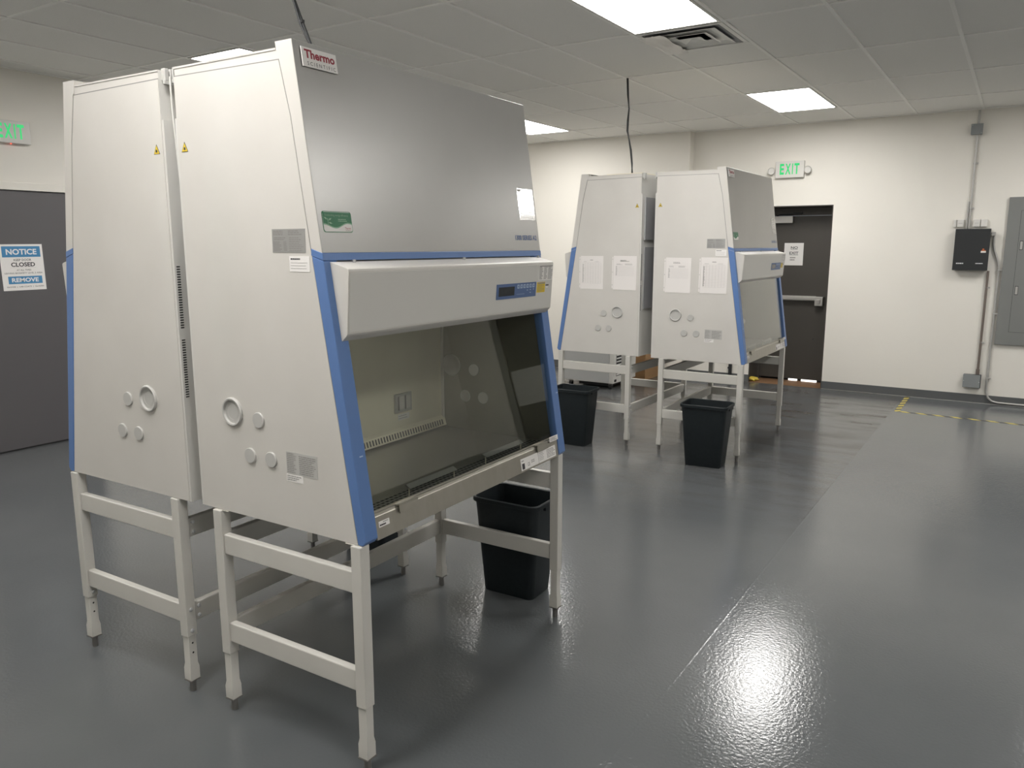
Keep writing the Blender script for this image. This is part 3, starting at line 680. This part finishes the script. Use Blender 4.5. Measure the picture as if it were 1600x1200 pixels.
# ---------------------------------------------------------------- stands
def make_stand():
    t = empty('cabinet_stand')
    L0, L1, Y0, Y1 = .064, .735, -.012, 1.291
    S = .043
    def ring(cx, cy, h, z): return [(cx - h, cy - h, z), (cx + h, cy - h, z), (cx + h, cy + h, z), (cx - h, cy + h, z)]
    for lx in (L0, L1):
        for ly in (Y0, Y1):
            cx, cy = lx + S / 2, ly + S / 2
            b = MB(); b.box(lx, lx + S, ly, ly + S, .235, .795, 'frame'); leg = b.build('leg', t, .003, 2)
            b = MB(); b.loft([ring(cx, cy, .0205, .052), ring(cx, cy, .0205, .100), ring(cx, cy, .0172, .120), ring(cx, cy, .0172, .240)], 'frame')
            for k, z in enumerate((.205, .165)):
                b.cyl((cx - .0178, cy, z), (cx - .016, cy, z), .0045, 'slot', 10)
            b.build('leg_extension', leg, .002, 1)
            b = MB(); b.box(cx - .0225, cx + .0225, cy - .0225, cy + .0225, .048, .052, 'foot'); b.cyl((cx, cy, .0), (cx, cy, .048), .0125, 'foot', 12); b.build('levelling_foot', leg)
            for z in (.345, .258):
                MB().lathe((lx - .0002, cy, z), (-1, 0, 0), [(.0085, 0), (.0075, .004), (.004, .006), (.0001, .0063)], 'bolt', 14).build('bolt', leg)
    for ly in (Y0, Y1):
        for z0, z1 in ((.630, .705), (.287, .362)):
            b = MB(); b.box(L0 + S, L1, ly + .007, ly + .035, z0, z1, 'frame'); b.build('side_rail', t, .004, 2)
    for z0, z1 in ((.630, .705), (.287, .362)):
        b = MB(); b.box(L0 + .008, L0 + .036, Y0 + S, Y1, z0, z1, 'frame'); r_ = b.build('back_rail', t, .004, 2)
        for z in (z0 + .018, z1 - .018):
            MB().lathe((L0 + .008, Y0 + S + .02, z), (-1, 0, 0), [(.008, 0), (.007, .004), (.004, .0058), (.0001, .006)], 'bolt', 14).build('bolt', r_)
            MB().lathe((L0 + .008, Y1 - .02, z), (-1, 0, 0), [(.008, 0), (.007, .004), (.004, .0058), (.0001, .006)], 'bolt', 14).build('bolt', r_)
    b = MB()
    for lx in (L0, L1 - .03):
        for ly in (Y0 + .01, Y1): b.box(lx, lx + S + .03, ly, ly + .03, .7935, .796, 'frame')
    b.build('top_plate', t)
    return t
stA = make_stand(); group_s = 'four white stands under the biosafety cabinets'
stB = copy_tree(stA); put(stB, B_loc, B_rz)
stC = copy_tree(stA); put(stC, C_loc, C_rz)
stD = copy_tree(stA); put(stD, D_loc, D_rz)
put(stA, (0, 0, 0), TH)
tag(stA, 'white steel leg stand under the nearest cabinet', 'stand', group_s)
tag(stB, 'white steel leg stand under the far left cabinet, bolts showing on its legs', 'stand', group_s)
tag(stC, 'white steel leg stand under the far right cabinet near the exit door', 'stand', group_s)
tag(stD, 'white steel leg stand under the left of the two far cabinets', 'stand', group_s)

# ---------------------------------------------------------------- papers on the far cabinets
def paper(loc, rz, x0, x1, z0, z1, kind, seed, label, flip=False, tilt=0.0):
    # local frame of the cabinet side facing the camera
    if flip:
        F_ = Frame((0, W + .0003, 0), (-1, 0, tilt), (-tilt * -1, 0, 1), (0, 1, 0)); u0, u1 = -x1, -x0
    else:
        F_ = Frame((0, -.0003, 0), (1, 0, tilt), (-tilt, 0, 1), (0, -1, 0)); u0, u1 = x0, x1
    b = MB(); w_, h_ = u1 - u0, z1 - z0
    nx = 7; ny = 9; rnd = random.Random(seed); vs = []
    for j in range(ny):
        for i in range(nx):
            vs.append(F_.p(u0 + w_ * i / (nx - 1), z0 + h_ * j / (ny - 1), .001 + .0022 * rnd.random() + (.004 if j == 0 and i in (0, nx - 1) else 0)))
    b.add(vs, [(j * nx + i, j * nx + i + 1, (j + 1) * nx + i + 1, (j + 1) * nx + i) for j in range(ny - 1) for i in range(nx - 1)], 'sleeve', True)
    b.fbox(F_, u0, u1, z0, z1, 0, .0008, 'sleeve')
    b.fbox(F_, u0 - .014, u0 - .004, z0 + .01, z1 - .01, 0, .0008, 'sleeve')
    for k in (.12, .5, .88): b.fbox(F_, u0 - .012, u0 - .007, z0 + h_ * k, z0 + h_ * k + .008, .0008, .001, 'print_faint')
    n_ = .0046
    if kind == 'table':
        b.lines(F_, u0 + w_ * .42, u0 + w_ * .6, z1 - .040, z1 - .030, 1, 'print', seed, n_)
        b.lines(F_, u0 + .03, u0 + .07, z1 - .052, z1 - .046, 1, 'print_faint', seed, n_); b.lines(F_, u1 - .08, u1 - .03, z1 - .052, z1 - .046, 1, 'print_faint', seed, n_)
        for i in range(8):
            u = u0 + .02 + (w_ - .04) * i / 7; b.quad(F_, u, u + .0010, z0 + .05, z1 - .060, n_, 'print_faint')
        for i in range(15):
            v = z0 + .05 + (h_ - .11) * i / 14; b.quad(F_, u0 + .02, u1 - .02, v, v + .0010, n_, 'print_faint')
        b.lines(F_, u0 + .021, u0 + .034, z0 + .055, z1 - .07, 16, 'print', seed + 1, n_, .5)
    else:
        b.lines(F_, u0 + w_ * .30, u0 + w_ * .72, z1 - .048, z1 - .034, 2, 'print', seed, n_)
        b.lines(F_, u0 + .03, u0 + .09, z1 - .078, z1 - .064, 2, 'print_faint', seed, n_); b.lines(F_, u0 + .11, u0 + .18, z1 - .078, z1 - .064, 2, 'print_faint', seed + 3, n_)
        b.lines(F_, u0 + .024, u0 + .038, z0 + .12, z1 - .085, 9, 'print', seed + 1, n_, .5)
        for i in range(9):
            v = z0 + .12 + (h_ - .21) * i / 8; b.quad(F_, u0 + .024, u1 - .02, v, v + .0009, n_, 'print_faint')
    o = b.build('paper_sheet'); put(o, loc, rz)
    tag(o, label, 'paper', 'printed sheets in clear sleeves taped to the far cabinets')
paper(C_loc, C_rz, .088, .303, 1.352, 1.637, 'form', 31, 'white form in a clear sleeve on the right far cabinet, left of its two', tilt=-.008)
paper(C_loc, C_rz, .389, .606, 1.357, 1.642, 'table', 37, 'white table sheet in a clear sleeve on the right far cabinet, beside its blue trim', tilt=-.006)
paper(D_loc, D_rz, .339, .560, 1.360, 1.645, 'table', 41, 'white table sheet on the left far cabinet, beside its slanted blue trim', flip=True)
paper(D_loc, D_rz, .034, .250, 1.360, 1.646, 'form', 43, 'white form sheet on the left far cabinet, next to its back edge', flip=True, tilt=-.006)

# ---------------------------------------------------------------- waste bins
def make_bin():
    def ring(hx, hy, r, z, n=6):
        pts = []
        for cx_, cy_, a0 in ((hx - r, -hy + r, -90), (hx - r, hy - r, 0), (-hx + r, hy - r, 90), (-hx + r, -hy + r, 180)):
            for i in range(n):
                a = math.radians(a0 + 90 * i / (n - 1)); pts.append((cx_ + r * math.cos(a), cy_ + r * math.sin(a), z))
        return pts
    t = empty('waste_bin')
    b = MB()
    b.loft([ring(.140, .095, .028, 0.0), ring(.143, .098, .03, .006), ring(.180, .130, .040, .490), ring(.177, .127, .038, .490), ring(.140, .095, .028, .008)], 'bin', smooth=True)
    b.build('bin_body', t)
    b = MB(); b.loft([ring(.1805, .1305, .040, .474), ring(.190, .140, .044, .478), ring(.191, .141, .044, .497), ring(.186, .136, .042, .502), ring(.178, .128, .038, .499), ring(.1775, .1275, .038, .485)], 'bin', cap0=False, cap1=False, smooth=True)
    for sx_ in (-1, 1):
        b.box(*sorted((sx_ * .181, sx_ * .194)), -.05, .05, .462, .478, 'bin')
    b.build('rim', t)
    return t
b0 = make_bin(); grp = 'dark charcoal plastic waste bins beside the cabinets'
b1_ = copy_tree(b0); b2_ = copy_tree(b0); b3_ = copy_tree(b0)
put(b0, (.415, 1.490, 0), .03); tag(b0, 'charcoal plastic waste bin under the front of the nearest cabinet', 'waste bin', grp)
put(b1_, (.445, 4.268, 0), .06); tag(b1_, 'charcoal waste bin in front of the right far cabinet', 'waste bin', grp)
put(b2_, (-.775, 4.316, 0), .04); tag(b2_, 'charcoal waste bin in front of the left far cabinet', 'waste bin', grp)
put(b3_, (-.60, 1.53, 0), .02); tag(b3_, 'waste bin mostly hidden beneath the nearest cabinet, only its dark top showing', 'waste bin', grp)

# ---------------------------------------------------------------- cables
b = MB()
pa = [(.178, .5, 2.358), (.160, .5, 2.40), (.128, .5, 2.479), (.095, .5, 2.551), (.053, .5, 2.642), (-.04, .5, 2.83), (-.11, .5, 3.0), (-.16, .5, 3.156)]
b.tube(pa, .0055, 'black', 8)
b.tube([(x + .009 * math.cos(i * 1.3), y + .009 * math.sin(i * 1.3), z) for i, (x, y, z) in enumerate(pa)], .0055, 'black', 8)
b.box(.085, .100, .490, .502, 2.556, 2.566, 'black')
tag(b.build('power_cable'), 'black twin cable hanging from the ceiling onto the nearest cabinet', 'cable')
b = MB()
pc = [(-.574, 4.82, 3.156), (-.566, 4.82, 3.02), (-.549, 4.82, 2.902), (-.553, 4.82, 2.80), (-.556, 4.82, 2.716), (-.540, 4.82, 2.63), (-.527, 4.82, 2.552), (-.512, 4.82, 2.44), (-.504, 4.82, 2.372)]
b.tube(pc + [(-.52, 4.82, 2.327)], .006, 'black', 8)
b.tube([(x + .008 * math.cos(i * 1.1), y + .01 * math.sin(i * 1.1), z) for i, (x, y, z) in enumerate(pc)] + [(-.485, 4.82, 2.327)], .006, 'black', 8)
tag(b.build('power_cable'), 'black twin cable hanging from the ceiling onto the far cabinet pair', 'cable')
# white cord in the gap between the near pair
b = MB(); b.tube([(-.050, .022, 2.300), (-.052, .024, 2.2), (-.044, .030, 1.95), (-.034, .040, 1.76), (-.033, .042, 1.70)], .0035, 'white_plastic', 8)
cord = b.build('white_cord')
b = MB(); b.tube([(-.033, .042, 1.71), (-.033, .042, 1.67)], .008, 'black', 10); b.box(-.045, -.022, .036, .052, 1.655, 1.672, 'black'); b.tube([(-.033, .042, 1.66), (-.032, .044, 1.60)], .006, 'white_plastic', 8); b.box(-.046, -.02, .030, .056, 1.558, 1.595, 'black'); b.build('plug', cord)
tag(cord, 'thin white cord with black plug hanging in the gap between the near cabinets', 'cord')

# ---------------------------------------------------------------- exit signs
def exit_sign(name, fr, w_, h_, d_, label, heads):
    t = empty(name, fr.O); f2 = Frame((0, 0, 0), fr.U, fr.V, fr.N)
    b = MB(); b.fbox(f2, 0, w_, 0, h_, 0, d_, 'white_plastic'); b.build('housing', t, .005, 2)
    b = MB(); e = .16 * w_
    sp = (w_ - 2 * e)
    for k, ch in enumerate('EXIT'):
        pos = ((0, .22), (.28, .56), (.63, .68), (.74, 1.0))[k]
        b.text(f2, ch, e + sp * pos[0], e + sp * pos[1], h_ * .20, h_ * .85, 'exit_green', d_ + .0008, .034)
    part_label(b.build('lettering', t), 'glowing green EXIT letters')
    if heads:
        for u in (-.045, w_ + .045):
            b = MB(); c = f2.p(u, h_ * .44, d_ * .3)
            b.lathe(c, f2.N, [(.018, -.01), (.036, .012), (.044, .045), (.040, .050), (.034, .044), (.0001, .040)], 'white_plastic', 24); b.tube([f2.p(u * .5 + (w_ / 2 if u > 0 else 0), h_ * .44, d_ * .4), c], .010, 'white_plastic', 10)
            b.build('lamp_head', t)
    else:
        b = MB(); b.cyl(f2.p(w_ * .52, -.006, d_ * .5), f2.p(w_ * .52, .001, d_ * .5), .004, 'exit_red', 10); b.build('pilot_lamp', t)
    tag(t, label, 'exit sign'); return t
exit_sign('exit_sign', Frame((-.183, YB, 2.537), (1, 0, 0), (0, 0, 1), (0, -1, 0)), .335, .195, .05, 'white box EXIT sign with two round lamp heads above the brown door', True)
exit_sign('exit_sign', Frame((XL, 1.52, 2.565), (0, 1, 0), (0, 0, 1), (1, 0, 0)), .315, .180, .05, 'green lettered EXIT sign above the grey left door', False)

# ---------------------------------------------------------------- back wall equipment
FW = Frame((0, YB - .0015, 0), (1, 0, 0), (0, 0, 1), (0, -1, 0))
def wall_tube(b, pts, r, mat, n=10): b.tube([FW.p(x, z, d) for x, z, d in pts], r, mat, n)
def clip(t, x, z, r):
    c = MB(); c.fbox(FW, x - r - .004, x + r + .022, z - .008, z + .008, 0, 2 * r + .005, 'galv'); c.build('pipe_clip', t, .001, 1)
# junction boxes
b = MB(); b.fbox(FW, 1.853, 1.958, 2.900, 3.004, 0, .055, 'box_grey'); t = b.build('junction_box', None, .003, 2)
c = MB(); c.fbox(FW, 1.850, 1.961, 2.897, 3.007, .055, .058, 'box_grey'); c.build('cover', t, .001, 1)
for u, v in ((1.862, 2.995), (1.95, 2.91)): MB().cyl(FW.p(u, v, .058), FW.p(u, v, .061), .004, 'bolt', 10).build('screw', t)
tag(t, 'small square grey junction box high on the wall near the ceiling', 'junction box')
b = MB(); b.fbox(FW, 2.010, 2.178, .175, .320, 0, .060, 'black'); t = b.build('junction_box', None, .003, 2)
c = MB(); c.fbox(FW, 2.006, 2.172, .176, .322, .060, .064, 'box_grey'); c.build('cover', t, .001, 1)
for u, v in ((2.014, .25), (2.163, .24)): MB().cyl(FW.p(u, v, .064), FW.p(u, v, .067), .004, 'bolt', 10).build('screw', t)
tag(t, 'grey square junction box low on the wall just above the baseboard', 'junction box')
# conduits
b = MB(); wall_tube(b, [(1.913, 3.150, .02), (1.913, 3.008, .02)], .011, 'galv'); wall_tube(b, [(1.913, 2.894, .02), (1.915, 2.5, .016), (1.917, 1.912, .016)], .009, 'galv'); wall_tube(b, [(1.895, 2.2, .012), (1.893, 1.912, .012)], .008, 'galv')
t = b.build('conduit'); clip(t, 1.914, 2.60, .010); clip(t, 1.916, 2.13, .010)
tag(t, 'thin metal conduit running from the ceiling down to the black control box', 'conduit')
b = MB(); wall_tube(b, [(2.140, 1.460, .02), (2.140, .37, .02)], .012, 'conduit_brown'); wall_tube(b, [(2.140, .38, .02), (2.140, .324, .02)], .018, 'conduit_brown')
t = b.build('conduit'); clip(t, 2.140, 1.28, .012); clip(t, 2.140, .68, .012)
tag(t, 'brownish conduit from the black control box down to the low junction box', 'conduit')
b = MB(); wall_tube(b, [(2.136, 1.86, .05), (2.152, 1.858, .045), (2.160, 1.845, .035), (2.163, 1.80, .02), (2.166, 1.74, .014), (2.178, 1.68, .014), (2.222, 1.56, .014), (2.234, 1.50, .014), (2.236, .9, .014), (2.236, .20, .014), (2.240, .13, .016), (2.262, .07, .018), (2.30, .035, .018), (2.36, .024, .018), (2.6, .022, .018), (3.6, .022, .018)], .011, 'galv', 12)
b.fbox(FW, 2.140, 2.176, 1.838, 1.872, .025, .062, 'galv')
t = b.build('conduit'); clip(t, 2.233, 1.47, .011); clip(t, 2.236, 1.0, .011); clip(t, 2.236, .29, .011)
tag(t, 'long galvanised conduit bending from the black box down to run along the floor', 'conduit')
# black control box
b = MB(); b.fbox(FW, 1.803, 2.128, 1.470, 1.905, 0, .085, 'black'); t = b.build('control_box', None, .003, 2)
c = MB(); c.fbox(FW, 1.799, 2.132, 1.466, 1.909, .085, .094, 'black'); c.build('cover', t, .002, 1)
c = MB(); c.lines(FW, 1.832, 1.935, 1.533, 1.546, 1, 'letter_white', 51, .0948, .9); c.lines(FW, 2.015, 2.085, 1.535, 1.545, 1, 'letter_white', 52, .0948, .9); part_label(c.build('lettering', t), 'small white lettering')
c = MB(); c.fbox(FW, 2.055, 2.103, 1.655, 1.672, .094, .095, 'paper'); c.fbox(FW, 2.06, 2.10, 1.673, 1.682, .094, .095, 'orange'); c.fbox(FW, 2.068, 2.085, 1.686, 1.697, .094, .095, 'orange'); c.build('sticker', t)
tag(t, 'black steel control box on the wall between conduits', 'control box')
# small white devices
for k, (u0_, u1_) in enumerate(((1.768, 1.795), (1.802, 1.865), (1.957, 2.020), (2.027, 2.088))):
    b = MB(); b.fbox(FW, u0_, u1_, 1.930, 2.012, 0, .028, 'white_plastic'); o = b.build('wall_module', None, .005, 2)
    if k in (1, 2):
        c = MB(); c.quad(FW, u0_ + .012, u1_ - .012, 1.966, 1.974, .0285, 'print_faint'); c.build('marking', o)
    tag(o, ('narrow white module at the left end of the row above the black box', 'white module left of the conduit above the black box', 'white module just right of the conduit above the black box', 'white module at the right end of the row above the black box')[k], 'wall module', 'small white modules above the black control box')
# electrical panel
b = MB(); b.fbox(FW, 2.268, 3.10, .668, 2.235, 0, .030, 'panel_grey'); t = b.build('electrical_panel', None, .003, 2)
c = MB(); c.fbox(FW, 2.385, 2.983, .808, 2.095, .030, .0305, 'slot'); c.fbox(FW, 2.3875, 2.9805, .8105, 2.0925, .030, .0335, 'panel_grey'); dr = c.build('panel_door', t)
for v in (1.21, 1.685):
    c = MB(); c.fbox(FW, 2.402, 2.432, v, v + .095, .0335, .0345, 'slot'); c.fbox(FW, 2.406, 2.428, v + .006, v + .089, .0340, .038, 'alu'); c.build('latch', dr)
tag(t, 'tall grey electrical panel with latched door at the right edge', 'electrical panel')
# black strap-like fixture low on wall left of the door
b = MB(); b.fbox(FW, -.648, -.610, .045, .62, 0, .03, 'black'); b.cyl(FW.p(-.66, .165, .016), FW.p(-.646, .165, .016), .012, 'black', 10)
tag(b.build('wall_fixture', None, .002, 1), 'narrow black upright fixture low on the back wall left of the brown door', 'fixture')

# ---------------------------------------------------------------- floor tape
def tape(name, p0, p1, label):
    d = Vector((p1[0] - p0[0], p1[1] - p0[1], 0)); L_ = d.length
    b = MB(); b.box(0, L_, -.025, .025, 0.0002, .0012, 'hazard')
    o = b.build(name, None, loc=(p0[0], p0[1], 0), rz=math.atan2(d.y, d.x)); tag(o, label, 'floor tape', 'yellow and black tape on the floor by the electrical panel')
tape('floor_tape', (1.472, 7.335), (1.466, 8.30), 'short yellow and black floor tape strip running up to the back wall')
tape('floor_tape', (1.50, 7.345), (3.4, 7.27), 'long yellow and black floor tape strip parallel to the back wall')

# ---------------------------------------------------------------- things behind the far cabinets
t = empty('equipment_cart', (-1.95, 7.18, 0))
b = MB(); b.box(-.345, .345, -.33, .33, .075, .79, 'white_plastic'); b.build('housing', t, .004, 2)
b = MB(); b.box(-.345, .290, -.336, -.331, .085, .78, 'cart_grey'); b.build('front_panel', t, .001, 1)
b = MB(); b.box(.345, .348, -.25, -.06, .16, .74, 'slot')
for k in range(14): b.box(.348, .351, -.25, -.06, .17 + k * .04, .185 + k * .04, 'louver')
b.build('side_grille', t)
MB().box(.345, .347, -.30, -.24, .092, .122, 'slot').build('hand_hole', t)
for x, y in ((-.27, -.26), (.28, -.26), (-.27, .26), (.28, .26)):
    c = MB(); c.cyl((x - .018, y, .0275), (x + .018, y, .0275), .0275, 'black', 18); c.box(x - .024, x + .024, y - .016, y + .016, .04, .074, 'foot'); c.build('caster', t)
MB().box(-.20, .24, -.18, .2, .012, .074, 'black').build('base_tray', t)
tag(t, 'white and grey rolling equipment cart on black casters behind the left far cabinet', 'cart')
b = MB(); b.box(-.50, 0, 0, .44, 0, .40, 'cardboard'); b.box(-.50, 0, .218, .222, .40, .4006, 'slot')
tag(b.build('cardboard_box', None, .003, 1, loc=(-1.553, 7.70, 0)), 'brown cardboard box on the floor near the back wall between the far cabinets', 'box')
# crumpled yellow thing
b = MB(); rnd = random.Random(3); rings = []
path = [(-.11, 0, .03, .02), (-.07, .01, .035, .045), (-.02, 0, .034, .05), (.03, -.01, .032, .045), (.07, .0, .028, .03), (.11, .01, .02, .018), (.15, .015, .014, .006)]
for x, y, z, r in path:
    rings.append([(x + rnd.uniform(-.01, .01), y + r * math.cos(a) * (1 + rnd.uniform(-.25, .25)), z + min(r, .03) * math.sin(a) * (1 + rnd.uniform(-.2, .1))) for a in [2 * math.pi * k / 10 for k in range(10)]])
b.loft(rings, 'yellow_cloth', smooth=True)
b.tube([(-.0, .03, .045), (.06, .07, .035), (.13, .09, .02)], .014, 'yellow_cloth', 8)
b.tube([(-.02, -.03, .04), (.05, -.06, .035), (.10, -.08, .02)], .014, 'yellow_cloth', 8)
tag(b.build('rubber_glove', None, 0, loc=(-.43, 8.40, 0.004), rz=.25), 'crumpled yellow glove lying on the floor at the foot of the brown door', 'glove')
